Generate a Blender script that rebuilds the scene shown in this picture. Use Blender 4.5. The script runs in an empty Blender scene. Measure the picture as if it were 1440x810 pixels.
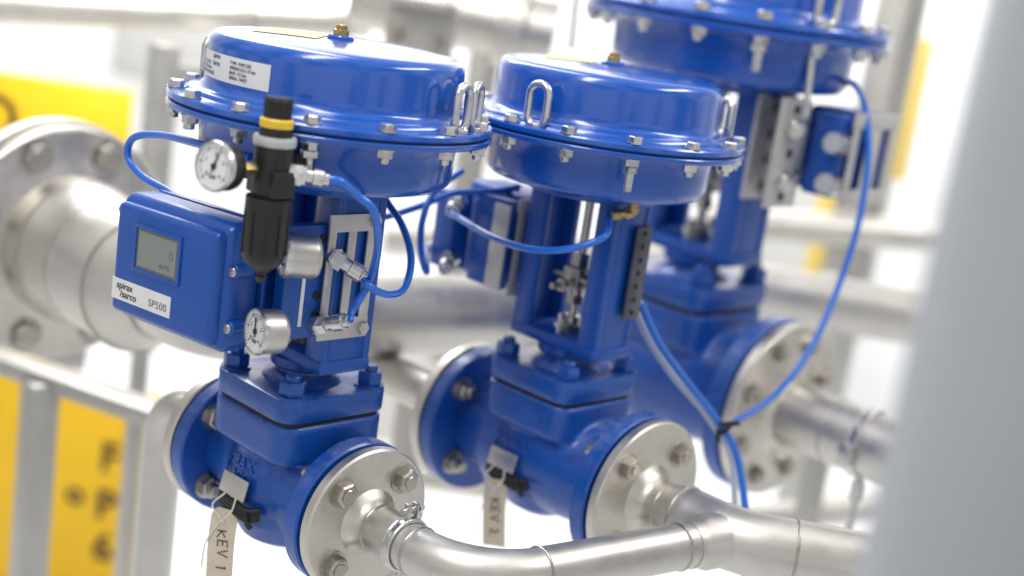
import bpy, bmesh, math, random
from mathutils import Vector, Matrix
from mathutils.bvhtree import BVHTree
random.seed(4)
C = bpy.context.scene.collection
R = math.radians
V = Vector
# ------------------------------------------------------------------ camera frame
TH, PH, RO, F = R(43), R(13.5), R(8.5), 1900.0
fw = V((-math.sin(TH)*math.cos(PH), math.cos(TH)*math.cos(PH), -math.sin(PH)))
rt0 = V((math.cos(TH), math.sin(TH), 0))
up0 = V((-math.sin(TH)*math.sin(PH), math.cos(TH)*math.sin(PH), math.cos(PH)))
RT = rt0*math.cos(RO) + up0*math.sin(RO)
UP = -rt0*math.sin(RO) + up0*math.cos(RO)
def ray(px, py): return fw + RT*((px-720)/F) + UP*((405-py)/F)
CAM = V((0, 0, .397)) - ray(467, 160)*1.38
def P(px, py, d): return CAM + ray(px, py)*d
def Zp(px, py, z):
    r = ray(px, py); return CAM + r*((z-CAM.z)/r.z)
def proj(p):
    d = V(p)-CAM; z = d.dot(fw); return (round(720+F*d.dot(RT)/z), round(405-F*d.dot(UP)/z), round(z, 3))
cd = bpy.data.cameras.new('camera'); cam = bpy.data.objects.new('camera', cd); C.objects.link(cam)
cam.matrix_world = Matrix(((RT.x, UP.x, -fw.x, CAM.x), (RT.y, UP.y, -fw.y, CAM.y), (RT.z, UP.z, -fw.z, CAM.z), (0, 0, 0, 1)))
cd.sensor_width = 36; cd.lens = 36*F/1440; cd.clip_start = .02; cd.clip_end = 100
cd.dof.use_dof = True; cd.dof.focus_distance = 1.34; cd.dof.aperture_fstop = 1.85
bpy.context.scene.camera = cam
# ------------------------------------------------------------------ materials
def mat(name, col, rough=.4, metal=0, coat=0, bump=0, bscale=200, var=0, vscale=12, rvar=0, emit=0, spec=.5, dust=0):
    m = bpy.data.materials.new(name); m.use_nodes = True
    nt = m.node_tree; b = nt.nodes['Principled BSDF']
    b.inputs['Base Color'].default_value = (*col, 1); b.inputs['Roughness'].default_value = rough
    b.inputs['Metallic'].default_value = metal; b.inputs['Coat Weight'].default_value = coat
    b.inputs['Coat Roughness'].default_value = .06; b.inputs['Specular IOR Level'].default_value = spec
    tc = nt.nodes.new('ShaderNodeTexCoord')
    if var or rvar:
        n = nt.nodes.new('ShaderNodeTexNoise'); n.inputs['Scale'].default_value = vscale; n.inputs['Detail'].default_value = 7; n.inputs['Roughness'].default_value = .65
        nt.links.new(tc.outputs['Object'], n.inputs['Vector'])
        if var:
            r = nt.nodes.new('ShaderNodeMapRange'); r.inputs['From Min'].default_value = .3; r.inputs['From Max'].default_value = .7
            r.inputs['To Min'].default_value = 1-var; r.inputs['To Max'].default_value = 1+var*.6
            nt.links.new(n.outputs['Fac'], r.inputs['Value'])
            mx = nt.nodes.new('ShaderNodeVectorMath'); mx.operation = 'SCALE'; mx.inputs[0].default_value = col
            nt.links.new(r.outputs['Result'], mx.inputs['Scale']); colout = mx.outputs['Vector']
            if dust:
                g = nt.nodes.new('ShaderNodeNewGeometry'); sx = nt.nodes.new('ShaderNodeSeparateXYZ'); nt.links.new(g.outputs['Normal'], sx.inputs[0])
                up = nt.nodes.new('ShaderNodeMapRange'); up.inputs['From Min'].default_value = .3; up.inputs['From Max'].default_value = 1; nt.links.new(sx.outputs['Z'], up.inputs['Value'])
                n3 = nt.nodes.new('ShaderNodeTexNoise'); n3.inputs['Scale'].default_value = 45; n3.inputs['Detail'].default_value = 8; n3.inputs['Roughness'].default_value = .75; nt.links.new(tc.outputs['Object'], n3.inputs['Vector'])
                r3 = nt.nodes.new('ShaderNodeMapRange'); r3.inputs['From Min'].default_value = .45; r3.inputs['From Max'].default_value = .75; r3.inputs['To Max'].default_value = dust; nt.links.new(n3.outputs['Fac'], r3.inputs['Value'])
                mu = nt.nodes.new('ShaderNodeMath'); mu.operation = 'MULTIPLY'; nt.links.new(up.outputs['Result'], mu.inputs[0]); nt.links.new(r3.outputs['Result'], mu.inputs[1])
                mix = nt.nodes.new('ShaderNodeMixRGB'); mix.inputs['Color2'].default_value = (.30, .33, .38, 1)
                nt.links.new(mu.outputs[0], mix.inputs['Fac']); nt.links.new(colout, mix.inputs['Color1']); colout = mix.outputs['Color']
            nt.links.new(colout, b.inputs['Base Color'])
        if rvar:
            r = nt.nodes.new('ShaderNodeMapRange'); r.inputs['From Min'].default_value = .3; r.inputs['From Max'].default_value = .7
            r.inputs['To Min'].default_value = rough-rvar; r.inputs['To Max'].default_value = rough+rvar
            nt.links.new(n.outputs['Fac'], r.inputs['Value']); nt.links.new(r.outputs['Result'], b.inputs['Roughness'])
    if bump:
        n2 = nt.nodes.new('ShaderNodeTexNoise'); n2.inputs['Scale'].default_value = bscale; n2.inputs['Detail'].default_value = 3
        nt.links.new(tc.outputs['Object'], n2.inputs['Vector'])
        bp = nt.nodes.new('ShaderNodeBump'); bp.inputs['Strength'].default_value = bump; bp.inputs['Distance'].default_value = .001
        nt.links.new(n2.outputs['Fac'], bp.inputs['Height']); nt.links.new(bp.outputs['Normal'], b.inputs['Normal'])
    return m
M = dict(
 blue=mat('blue_paint', (.004, .084, .45), .24, 0, .6, .05, 60, .08, 9, .05),
 cast=mat('blue_cast_paint', (.004, .076, .39), .36, 0, .3, .5, 240, .22, 25, .1, dust=.6),
 bluep=mat('blue_case_paint', (.004, .073, .38), .36, 0, .15, .15, 700, .08, 14, .05),
 dark=mat('dark_gap', (.01, .012, .02), .7),
 darkm=mat('dark_metal', (.10, .11, .14), .4, .6, 0, .1, 200, .2, 40),
 platem=mat('bright_plate', (.56, .55, .53), .38, .45, 0, .1, 200, .1, 40),
 steel=mat('stainless_steel', (.62, .60, .565), .42, 1, 0, .10, 60, .10, 18, .06),
 flange=mat('machined_steel', (.65, .62, .57), .42, 1, 0, .15, 120, .14, 30, .08),
 zinc=mat('zinc_plated_steel', (.66, .66, .66), .30, 1, 0, .1, 300, .25, 60, .1),
 bolt=mat('stainless_bolt', (.50, .47, .43), .36, 1, 0, .1, 300, .25, 60, .1),
 brass=mat('brass', (.45, .33, .15), .35, 1, 0, .1, 200, .2, 50),
 black=mat('black_plastic', (.010, .010, .011), .42, 0, .05, .15, 300, .15, 40, .05),
 rubber=mat('black_tape', (.012, .012, .014), .55, 0, 0, .3, 120),
 yellow=mat('yellow_ring', (.75, .52, .04), .4),
 lidlab=mat('yellow_sticker', (.70, .62, .20), .45, var=.1, vscale=60),
 ring=mat('pale_grey_ring', (.50, .52, .54), .4, .3),
 sign=mat('yellow_sign', (.86, .52, .008), .5, var=.05),
 paleyel=mat('pale_yellow_paint', (.75, .56, .14), .5, var=.05),
 white=mat('white_label', (.74, .75, .76), .45, var=.05, vscale=60),
 dial=mat('dial_white', (.78, .79, .80), .3, coat=.6),
 ink=mat('black_ink', (.02, .02, .025), .5),
 grey=mat('grey_ink', (.10, .11, .13), .5),
 faint=mat('faint_digit', (.14, .155, .145), .4),
 signink=mat('brown_sign_ink', (.09, .05, .01), .5),
 lcd=mat('lcd_glass', (.10, .115, .11), .15, coat=1, var=.08),
 lcdw=mat('lcd_window', (.21, .235, .22), .12, coat=1, var=.05),
 tube=mat('blue_hose', (.012, .14, .62), .30, 0, .3, .04, 80, .08, 20),
 tubew=mat('pale_hose', (.50, .56, .64), .35),
 tag=mat('buff_card', (.66, .57, .45), .75, 0, 0, .3, 250, .10, 40),
 post=mat('pale_grey_paint', (.40, .425, .46), .5, 0, 0, .05, 40, .05, 5),
 alu=mat('aluminium', (.50, .49, .465), .45, .8, 0, .05, 80, .16, 6, .08),
 cab=mat('pale_cabinet', (.52, .52, .51), .5, var=.06, vscale=4),
 wall=mat('white_wall', (.82, .83, .84), .7, var=.05, vscale=1.2),
 floor=mat('pale_floor', (.74, .75, .76), .45, var=.08, vscale=2),
 string=mat('white_string', (.72, .69, .63), .8),
)
# ------------------------------------------------------------------ mesh helpers
def align(p, d, roll=0):
    q = V(d).normalized().to_track_quat('Z', 'Y')
    return Matrix.Translation(V(p)) @ q.to_matrix().to_4x4() @ Matrix.Rotation(roll, 4, 'Z')
class MB:
    def __init__(s): s.bm = bmesh.new()
    def box(s, c, d, M4=None, bev=0, seg=2, vert_bev=0):
        t = bmesh.new(); bmesh.ops.create_cube(t, size=1)
        for v in t.verts: v.co = V((v.co.x*d[0], v.co.y*d[1], v.co.z*d[2]))
        if vert_bev:
            es = [e for e in t.edges if abs(e.verts[0].co.z-e.verts[1].co.z) > 1e-6]
            bmesh.ops.bevel(t, geom=es, offset=vert_bev, segments=6, affect='EDGES', profile=.5)
            if bev:
                es = [e for e in t.edges if abs(e.verts[0].co.z-e.verts[1].co.z) < 1e-6]
                bmesh.ops.bevel(t, geom=es, offset=bev, segments=seg, affect='EDGES', profile=.5)
        elif bev: bmesh.ops.bevel(t, geom=t.edges[:], offset=bev, segments=seg, affect='EDGES', profile=.5)
        T = (M4 or Matrix.Identity(4)) @ Matrix.Translation(V(c))
        return s.add(t, T)
    def add(s, t, T):
        mp = {}
        for v in t.verts: mp[v] = s.bm.verts.new(T @ v.co)
        for f in t.faces:
            try: s.bm.faces.new([mp[v] for v in f.verts])
            except ValueError: pass
        t.free(); return s
    def lathe(s, prof, M4=None, n=48, ph=0):
        M4 = M4 or Matrix.Identity(4); rings = []
        for r, z in prof:
            if r < 1e-6: rings.append([s.bm.verts.new(M4 @ V((0, 0, z)))])
            else: rings.append([s.bm.verts.new(M4 @ V((r*math.cos(ph+2*math.pi*i/n), r*math.sin(ph+2*math.pi*i/n), z))) for i in range(n)])
        for a, b in zip(rings, rings[1:]):
            for i in range(n):
                j = (i+1) % n
                if len(a) == 1 and len(b) == 1: continue
                if len(a) == 1: s.bm.faces.new((a[0], b[i], b[j]))
                elif len(b) == 1: s.bm.faces.new((a[i], a[j], b[0]))
                else: s.bm.faces.new((a[i], a[j], b[j], b[i]))
        return s
    def cyl(s, p, d, r, h, n=24, ch=0, r2=None, ph=0):
        r2 = r if r2 is None else r2
        c = ch
        pr = [(0, 0), (r-c, 0)] + ([(r, c)] if c else []) + ([(r2, h-c)] if c else []) + [(r2-c, h), (0, h)]
        return s.lathe(pr, align(p, d), n, ph)
    def tube(s, pts, r, n=12, cap=True):
        pts = [V(p) for p in pts]; rings = []; up = None
        for i, p in enumerate(pts):
            t = (pts[min(i+1, len(pts)-1)]-pts[max(i-1, 0)]).normalized()
            if up is None: up = t.orthogonal().normalized()
            up = (up - t*up.dot(t)).normalized(); w = t.cross(up)
            rr = r[i] if isinstance(r, (list, tuple)) else r
            rings.append([s.bm.verts.new(p + up*(rr*math.cos(2*math.pi*k/n)) + w*(rr*math.sin(2*math.pi*k/n))) for k in range(n)])
        for a, b in zip(rings, rings[1:]):
            for i in range(n): s.bm.faces.new((a[i], a[(i+1) % n], b[(i+1) % n], b[i]))
        if cap: s.bm.faces.new(rings[0][::-1]); s.bm.faces.new(rings[-1])
        return s
    def torus(s, M4, Rr, r, n=32, m=10, sx=1, sy=1):
        g = [[s.bm.verts.new(M4 @ V(((Rr+r*math.cos(2*math.pi*j/m))*math.cos(2*math.pi*i/n)*sx, (Rr+r*math.cos(2*math.pi*j/m))*math.sin(2*math.pi*i/n)*sy, r*math.sin(2*math.pi*j/m)))) for j in range(m)] for i in range(n)]
        for i in range(n):
            for j in range(m): s.bm.faces.new((g[i][j], g[(i+1) % n][j], g[(i+1) % n][(j+1) % m], g[i][(j+1) % m]))
        return s
    def build(s, name, m, parent=None, ang=38):
        bmesh.ops.recalc_face_normals(s.bm, faces=s.bm.faces[:])
        me = bpy.data.meshes.new(name); s.bm.to_mesh(me); s.bm.free()
        me.polygons.foreach_set('use_smooth', [True]*len(me.polygons)); me.set_sharp_from_angle(angle=R(ang))
        me.materials.append(M[m] if isinstance(m, str) else m)
        o = bpy.data.objects.new(name, me); C.objects.link(o)
        if parent: o.parent = parent
        return o
def tag(o, label=None, cat=None, group=None, kind=None):
    if label: o['label'] = label
    if cat: o['category'] = cat
    if group: o['group'] = group
    if kind: o['kind'] = kind
    return o
def empty(name, loc=(0, 0, 0), label=None, cat=None, group=None, scale=1, rz=0):
    o = bpy.data.objects.new(name, None); C.objects.link(o); o.location = loc; o.scale = (scale,)*3; o.rotation_euler = (0, 0, rz)
    o.empty_display_size = .02
    return tag(o, label, cat, group)
def share(me, name, parent, M4=None):
    o = bpy.data.objects.new(name, me); C.objects.link(o); o.parent = parent
    if M4 is not None: o.matrix_local = M4
    return o
def spline(pts, k=12):
    pts = [V(p) for p in pts]; q = [pts[0]*2-pts[1]] + pts + [pts[-1]*2-pts[-2]]; out = []
    for i in range(1, len(q)-2):
        a, b, c, d = q[i-1:i+3]
        for j in range(k):
            t = j/k
            out.append(.5*((2*b)+(c-a)*t+(2*a-5*b+4*c-d)*t*t+(3*b-a-3*c+d)*t**3))
    return out+[pts[-1]]
def fillet(pts, rad, k=14):
    pts = [V(p) for p in pts]; out = [pts[0]]
    for a, b, c in zip(pts, pts[1:], pts[2:]):
        u = (a-b).normalized(); w = (c-b).normalized(); ang = u.angle(w); t = rad/math.tan(ang/2)
        p0 = b+u*t; p1 = b+w*t; cen = b+(u+w).normalized()*(rad/math.sin(ang/2))
        e0 = (p0-cen).normalized(); e1 = (p1-cen).normalized(); om = e0.angle(e1)
        for i in range(k+1):
            f = i/k; out.append(cen+(e0*math.sin((1-f)*om)+e1*math.sin(f*om))/math.sin(om)*rad)
    return out+[pts[-1]]
def text_mesh(body, size, ext=.0003, align_x='CENTER', spacing=1, bold=0):
    cu = bpy.data.curves.new('lettering', 'FONT'); cu.body = body; cu.size = size; cu.extrude = ext; cu.align_x = align_x; cu.align_y = 'CENTER'
    cu.space_line = spacing; cu.offset = bold
    to = bpy.data.objects.new('lettering', cu); C.objects.link(to)
    bpy.context.view_layer.update()
    me = bpy.data.meshes.new_from_object(to.evaluated_get(bpy.context.evaluated_depsgraph_get()))
    bpy.data.objects.remove(to); bpy.data.curves.remove(cu)
    return me
def text(body, size, M4, m, parent=None, name='lettering', ext=.0003, ax='CENTER', spacing=1, bold=0):
    me = text_mesh(body, size, ext, ax, spacing, bold); me.transform(M4); me.materials.clear(); me.materials.append(M[m]); me.name = name
    o = bpy.data.objects.new(name, me); C.objects.link(o)
    if parent: o.parent = parent
    return o
def face_frame(o, n, up=(0, 0, 1)):
    n = V(n).normalized(); up = V(up); x = up.cross(n).normalized(); y = n.cross(x)
    return Matrix(((x.x, y.x, n.x, o[0]), (x.y, y.y, n.y, o[1]), (x.z, y.z, n.z, o[2]), (0, 0, 0, 1)))
# ------------------------------------------------------------------ shared bolt meshes
def mesh_of(mb, name, m):
    o = mb.build(name, m); me = o.data; bpy.data.objects.remove(o); return me
def hexprof(mb, z0, z1, r, ph=0):
    c = r*.12
    if z1 > z0: mb.lathe([(0, z0), (r, z0), (r, z1-c), (r*.84, z1), (0, z1)], None, 6, ph)
    else: mb.lathe([(0, z0), (r, z0), (r, z1+c), (r*.84, z1), (0, z1)], None, 6, ph)
def case_bolt(long=False):
    mb = MB(); mb.cyl((0, 0, .009), (0, 0, 1), .0092, .0012, 24); hexprof(mb, .0102, .0168, .0080, .3)
    mb.cyl((0, 0, -.0085), (0, 0, 1), .0092, .0012, 24); hexprof(mb, -.0085, -.0158, .0080, .7)
    L = .042 if long else .021
    mb.cyl((0, 0, -L), (0, 0, 1), .0046, L+.012, 16, .0006)
    if long: hexprof(mb, -.016, -.023, .0080, .2)
    return mb
me_cb = mesh_of(case_bolt(), 'case_bolt', 'zinc'); me_cbl = mesh_of(case_bolt(True), 'case_bolt', 'zinc')
def flange_bolt_mesh(th_blue, th_steel, r=.0130):
    mb = MB()
    mb.cyl((0, 0, th_steel), (0, 0, 1), r*1.25, .002, 28); hexprof(mb, th_steel+.002, th_steel+.012, r, .2)
    mb.cyl((0, 0, -th_blue-.002), (0, 0, 1), r*1.2, .002, 28); hexprof(mb, -th_blue-.002, -th_blue-.013, r, .5)
    mb.cyl((0, 0, -th_blue-.022), (0, 0, 1), r*.56, th_blue+.022+th_steel+.014, 18, .001)
    return mb
BT = .021
me_fb = mesh_of(flange_bolt_mesh(BT, .016), 'flange_bolt', 'bolt')
# ------------------------------------------------------------------ valve
trees = {}
UPP = [(0, .001), (.1635, .001), (.165, .0025), (.165, .0068), (.1635, .0085), (.150, .009), (.1475, .010), (.1455, .0135), (.1435, .0145), (.1375, .0150), (.1335, .0170), (.1305, .0215), (.1298, .028), (.1295, .057), (.1285, .0630), (.1255, .0677), (.1210, .0703), (.1150, .0714), (.1125, .0716), (.109, .0722), (.080, .0738), (.05, .0752), (.024, .0760), (0, .0762)]
def crown_z(r):
    for (r1, z1), (r0, z0) in zip(UPP[19:], UPP[20:]):
        if r0 <= r <= r1: return z0+(z1-z0)*(r-r0)/(r1-r0)
    return .0762
def make_valve(key, loc, label, S, fr, hl, n_bolts, ph0, eyes, b, txt=True, sticker=None):
    t = empty('control_valve', loc, label, 'valve', None, S)
    AZ = .397
    T = Matrix.Translation((0, 0, AZ))
    up = MB().lathe(UPP, T, 128).build('upper_case', 'blue', t)
    lo = MB().lathe([(0, -.001), (.1635, -.001), (.165, -.0025), (.165, -.0055), (.1635, -.0075), (.150, -.0085), (.1400, -.0095), (.1345, -.012), (.1315, -.018), (.1305, -.030), (.1298, -.047), (.1275, -.0545), (.1225, -.0595), (.115, -.0615), (.09, -.062), (0, -.0625)], T, 128).build('lower_case', 'blue', t)
    MB().lathe([(0, -.001), (.1615, -.001), (.1615, .001), (0, .001)], T, 96).build('gasket', 'dark', t)
    MB().lathe([(0, .075), (.0135, .075), (.0135, .0785), (.012, .080), (0, .080)], T, 40).build('crown_boss', 'blue', t)
    mb = MB(); mb.lathe([(0, .079), (.0080, .079), (.0080, .085), (.0065, .086), (0, .086)], T, 6); mb.cyl((0, 0, AZ+.085), (0, 0, 1), .0060, .0055, 20, .001)
    mb.build('vent_plug', 'brass', t)
    if sticker:
        (cx, cy), rz, (sx, sy) = sticker; mb = MB(); g = []
        for i in range(13):
            row = []
            for j in range(9):
                u = (i/12-.5)*sx; v = (j/8-.5)*sy; x = cx+u*math.cos(rz)-v*math.sin(rz); y = cy+u*math.sin(rz)+v*math.cos(rz)
                row.append(mb.bm.verts.new((x, y, AZ+crown_z(math.hypot(x, y))+.0006)))
            g.append(row)
        for i in range(12):
            for j in range(8): mb.bm.faces.new((g[i][j], g[i+1][j], g[i+1][j+1], g[i][j+1]))
        mb.build('lid_sticker', 'lidlab', t)
    for i in range(n_bolts):
        a = ph0+2*math.pi*i/n_bolts
        m4 = Matrix.Translation((.156*math.cos(a), .156*math.sin(a), AZ)) @ Matrix.Rotation(a+i*.7, 4, 'Z')
        share(me_cbl if i % 5 == 2 else me_cb, 'case_bolt', t, m4)
    for a in eyes:
        a = R(a); d = V((math.cos(a), math.sin(a), 0)); p = d*.150 + V((0, 0, AZ+.031))
        mb = MB(); fr4 = face_frame(p, d); pts = []
        for k in range(33):
            u = 2*math.pi*k/32; pts.append(fr4 @ V((.0115*math.cos(u), .0115*math.sin(u)+(.011 if math.sin(u) > 0 else -.011), 0)))
        mb.tube(pts, .0044, 12, False); mb.cyl(d*.150+V((0, 0, AZ+.0085)), (0, 0, 1), .009, .004, 24, .0005)
        mb.build('lifting_eye', 'zinc', t)
    mb = MB(); mb.lathe([(0, .325), (.078, .325), (.080, .328), (.080, .338), (0, .338)], None, 64)
    for sx in (-1, 1):
        mb.box((sx*.061, 0, .237), (.010, .056, .186), bev=.002)
        for sy in (-1, 1): mb.box((sx*.053, sy*.0265, .237), (.029, .010, .188), bev=.003)
        mb.box((sx*.0525, 0, .151), (.026, .060, .014), bev=.003)
    mb.box((0, 0, .1465), (.137, .066, .016), bev=.004)
    mb.lathe([(0, .128), (.033, .128), (.036, .131), (.036, .140), (0, .140)], None, 48)
    mb.build('yoke', 'bluep', t)
    mb = MB(); mb.cyl((0, 0, .11), (0, 0, 1), .0055, .22, 20)
    mb.build('stem', 'steel', t)
    mb = MB()
    mb.lathe([(0, .154), (.017, .154), (.017, .164), (.015, .166), (0, .166)], None, 6); mb.cyl((0, 0, .166), (0, 0, 1), .010, .01, 24, .001)
    mb.build('packing_nut', 'bolt', t)
    for sy in (-1, 1):
        mb = MB(); mb.cyl((0, sy*.0215, .154), (0, 0, 1), .003, .025, 12); mb.cyl((0, sy*.0215, .163), (0, 0, 1), .006, .005, 6); mb.build('packing_stud', 'zinc', t)
    mb = MB(); mb.box((0, 0, .222), (.026, .030, .026), bev=.002); mb.lathe([(0, .19), (.0105, .19), (.0105, .200), (0, .200)], None, 6); mb.lathe([(0, .200), (.008, .200), (.008, .212), (0, .212)], None, 20); mb.lathe([(0, .232), (.0105, .232), (.0105, .252), (0, .252)], None, 6)
    mb.cyl((-.03, -.009, .222), (1, 0, 0), .004, .06, 12); mb.cyl((-.03, .009, .222), (1, 0, 0), .004, .06, 12)
    mb.cyl((0, -.045, .214), (0, 1, 0), .004, .045, 12); mb.cyl((0, -.03, .214), (0, 1, 0), .0085, .007, 6)
    mb.build('stem_clamp', 'bolt', t)
    mb = MB(); mb.box((0, 0, .102), (2*b, 2*b, .025), vert_bev=.022, bev=.0025)
    mb.lathe([(0, .112), (.045, .112), (.040, .119), (.030, .124), (.028, .130), (0, .130)], None, 48)
    mb.build('bonnet', 'cast', t)
    MB().box((0, 0, .088), (2*b-.007, 2*b-.007, .008), vert_bev=.020).build('bonnet_gasket', 'dark', t)
    q = b-.0185
    for sx in (-1, 1):
        for sy in (-1, 1):
            mb = MB(); T2 = Matrix.Translation((sx*q, sy*q, 0))
            mb.lathe([(0, .1125), (.0160, .1125), (.0160, .1165), (0, .1165)], T2, 28)
            mb.lathe([(0, .1165), (.0132, .1165), (.0142, .118), (.0142, .129), (.0122, .1315), (0, .1315)], T2, 6, sx*.3+sy*.1)
            mb.cyl((sx*q, sy*q, .129), (0, 0, 1), .0075, .0085, 20, .001)
            mb.build('bonnet_bolt', 'cast', t)
    mb = MB()
    mb.box((0, 0, .064), (2*b, 2*b, .043), vert_bev=.024)
    k2 = b/.062
    mb.lathe([(0, -.076), (.024*k2, -.074), (.044*k2, -.062), (.057*k2, -.038), (.062*k2, -.010), (.060*k2, .02), (.053*k2, .05), (0, .06)], None, 48)
    k = fr/.0725
    mb.lathe([(0, -hl+.012), (.042*k, -hl+.012), (.043*k, -hl+.03), (.050*k, -hl*.45), (.054*k, 0), (.050*k, hl*.45), (.043*k, hl-.03), (.042*k, hl-.012), (0, hl-.012)], align((0, 0, 0), (1, 0, 0)), 48)
    bo = mb.build('body', 'cast', t, 180)
    rm = bo.modifiers.new('remesh', 'REMESH'); rm.mode = 'VOXEL'; rm.voxel_size = .0028; rm.use_smooth_shade = True
    sm = bo.modifiers.new('smooth', 'SMOOTH'); sm.iterations = 9; sm.factor = .6
    bpy.context.view_layer.update()
    ev = bo.evaluated_get(bpy.context.evaluated_depsgraph_get()); mm = bpy.data.meshes.new_from_object(ev)
    bo.modifiers.clear(); mm.name = 'body'; bo.data = mm
    mm.materials.clear(); mm.materials.append(M['cast']); mm.polygons.foreach_set('use_smooth', [True]*len(mm.polygons))
    bt = bmesh.new(); bt.from_mesh(mm); tree = BVHTree.FromBMesh(bt); bt.free(); trees[key] = tree
    if txt:
        tm = text_mesh('SPIRAX\nSARCO', .0165, .001, 'CENTER', .9, .0003)
        F4 = face_frame((-.008, -.2, .018), (0, -1, 0)); tm.materials.clear(); tm.materials.append(M['cast'])
        for v in tm.vertices:
            w = F4 @ V((v.co.x, v.co.y, 0)); h = tree.ray_cast(w, V((0, 1, 0)))
            y = h[0].y if h[0] else -.05
            v.co = V((w.x, y-(.0018 if v.co.z > 0 else -.001), w.z))
        o = bpy.data.objects.new('raised_lettering', tm); C.objects.link(o); o.parent = t
    for sx in (-1, 1):
        A = align((sx*(hl-.018), 0, 0), (sx, 0, 0))
        MB().lathe([(0, -BT+.018), (fr-.002, -BT+.018), (fr, -BT+.020), (fr, .016), (fr-.002, .018), (0, .018)], A, 96).build('body_flange', 'cast', t)
    return t
p2 = P(846, 188, 1.56); p3 = P(1037, 26, 1.95)
V2 = V((p2.x, p2.y, .003)); V3 = V((p3.x, p3.y, .008)); S2, S3 = 1.0, 1.33
H2, H3 = .138, .135
FR1, FR2, FR3 = .079, .093, .097
v1 = make_valve('a', (0, 0, 0), 'front left blue control valve with round actuator, data label and display positioner', 1, FR1, .116, 14, R(-96), (-157, 17, 30), .069, True, ((-.042, -.026), R(40), (.066, .090)))
v2 = make_valve('b', V2, 'middle blue control valve with an open yoke and a single lifting eye facing front', S2, FR2, H2, 14, R(-88), (-78, 60), .068, True, ((-.048, -.020), R(40), (.056, .080)))
v3 = make_valve('c', V3, 'largest blue control valve at the back, its actuator cut by the top edge', S3, FR3, H3, 16, R(-90), (-20, 170), .068, False)
# curved data label on first actuator
mb = MB(); a0, a1 = R(-47-72), R(-47-19); rows = [[], []]
def rad_at(z): return .1299-(z-.026)*.0003/.029
for i in range(25):
    a = a0+(a1-a0)*i/24
    for j, z in enumerate((.0270, .0520)):
        qq = rad_at(z)+.0006; rows[j].append(mb.bm.verts.new((qq*math.cos(a), qq*math.sin(a), .397+z)))
for i in range(24): mb.bm.faces.new((rows[0][i], rows[0][i+1], rows[1][i+1], rows[1][i]))
dl = mb.build('data_label', 'white', v1)
def curved_text(body, size, s0, z):
    me = text_mesh(body, size, 0, 'LEFT', 1.05, .00008); me.materials.clear(); me.materials.append(M['ink'])
    for v in me.vertices:
        a = a0+(s0+v.co.x)/.1305; zz = z+v.co.y; qq = rad_at(zz)+.0010
        v.co = V((qq*math.cos(a), qq*math.sin(a), .397+zz))
    o = bpy.data.objects.new('label_print', me); C.objects.link(o); o.parent = dl
curved_text('spirax\n/sarco', .0066, .036, .0455)
curved_text('TYPE  PN9123E\nSPRING 0.2-1.0 bar\nMAX  4.5 bar\nSERIAL 10427', .0044, .070, .0395)
curved_text('ACTUATOR\nTRAVEL 20mm\nMADE IN FRANCE', .0044, .006, .0365)
# ------------------------------------------------------------------ pipes
def steel_flange(parent, x0, y0, fr, pr, sgn, th=.016, S=1):
    A = align((x0, y0, 0), (sgn, 0, 0))
    MB().lathe([(0, .002*S), (fr*.75, .002*S), (fr*.75, .003*S), (fr-.002, .003*S), (fr, .005*S), (fr, (th-.002)*S), (fr-.002, th*S), (pr*1.45, th*S), (pr*1.2, (th+.006)*S), (pr*1.02, (th+.014)*S), (pr*1.02, (th+.018)*S), (0, (th+.018)*S)], A, 96).build('flange', 'flange', parent)
def weld(parent, p, d, r): MB().torus(align(p, d), r, .0016, 40, 8).build('weld_seam', 'bolt', parent)
def hanger(mbp, p, d, r, hw=.006):
    A = align(p, d); mbp.lathe([(r-.001, -hw), (r+.0025, -hw), (r+.0025, hw), (r-.001, hw)], A, 40)
    for s_ in (-1, 1): mbp.torus(align(V(p)+V(d)*s_*(hw+.0005), d), r+.002, .0017, 40, 8)
E1 = .118
K = V((.290, 0, 0)); J = V((.352, V2.y, V2.z))
t = empty('steel_pipe', (E1, 0, 0), 'thin stainless pipe bending from the front left valve to join the wider pipe', 'pipe')
tp = lambda p: V(p)-V((E1, 0, 0))
steel_flange(t, 0, 0, FR1-.001, .0245, 1)
kj = (J-K).normalized()
pth = fillet([(.148, 0, 0), K, J-kj*.02], .095, 20)
MB().tube([tp(p) for p in pth], .0245, 40).build('pipe_run', 'steel', t)
for i in range(4):
    a = math.pi/4+math.pi/2*i
    share(me_fb, 'flange_bolt', t, align((0, .057*math.cos(a), .057*math.sin(a)), (1, 0, 0), i*.8+.2))
for p, d in (((.152, 0, 0), (1, 0, 0)), (pth[1], (1, 0, 0)), (pth[-2], kj), (J-kj*.075, kj)): weld(t, tp(p), d, .0245)
hx = .192
h = MB(); hanger(h, (hx, 0, 0), (1, 0, 0), .0245, .004); h.box((hx, .008, .034), (.009, .003, .018), bev=.0008); h.box((hx, -.002, .034), (.009, .003, .018), bev=.0008); h.cyl((hx, -.010, .037), (0, 1, 0), .0028, .028, 14); h.cyl((hx, .010, .037), (0, 1, 0), .0058, .005, 6); h.cyl((hx, 0, -.32), (0, 0, 1), .005, .296, 14)
tag(h.build('pipe_clamp', 'zinc'), 'ring clamp round the thin pipe just right of the front left valve', 'clamp')
x2 = V2.x+H2*S2
t = empty('steel_pipe', (x2, V2.y, V2.z), 'wider stainless pipe leaving the middle valve toward the grey column', 'pipe')
steel_flange(t, .001, 0, FR2*S2-.001, .028, 1)
for i in range(4):
    a = math.pi/4+math.pi/2*i
    share(me_fb, 'flange_bolt', t, align((0, .066*math.cos(a), .066*math.sin(a)), (1, 0, 0), i*.8+.5))
o2 = V((x2, V2.y, V2.z)); G = Zp(1330, 816, V2.z); jl = J-o2; gl = G-o2
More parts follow.
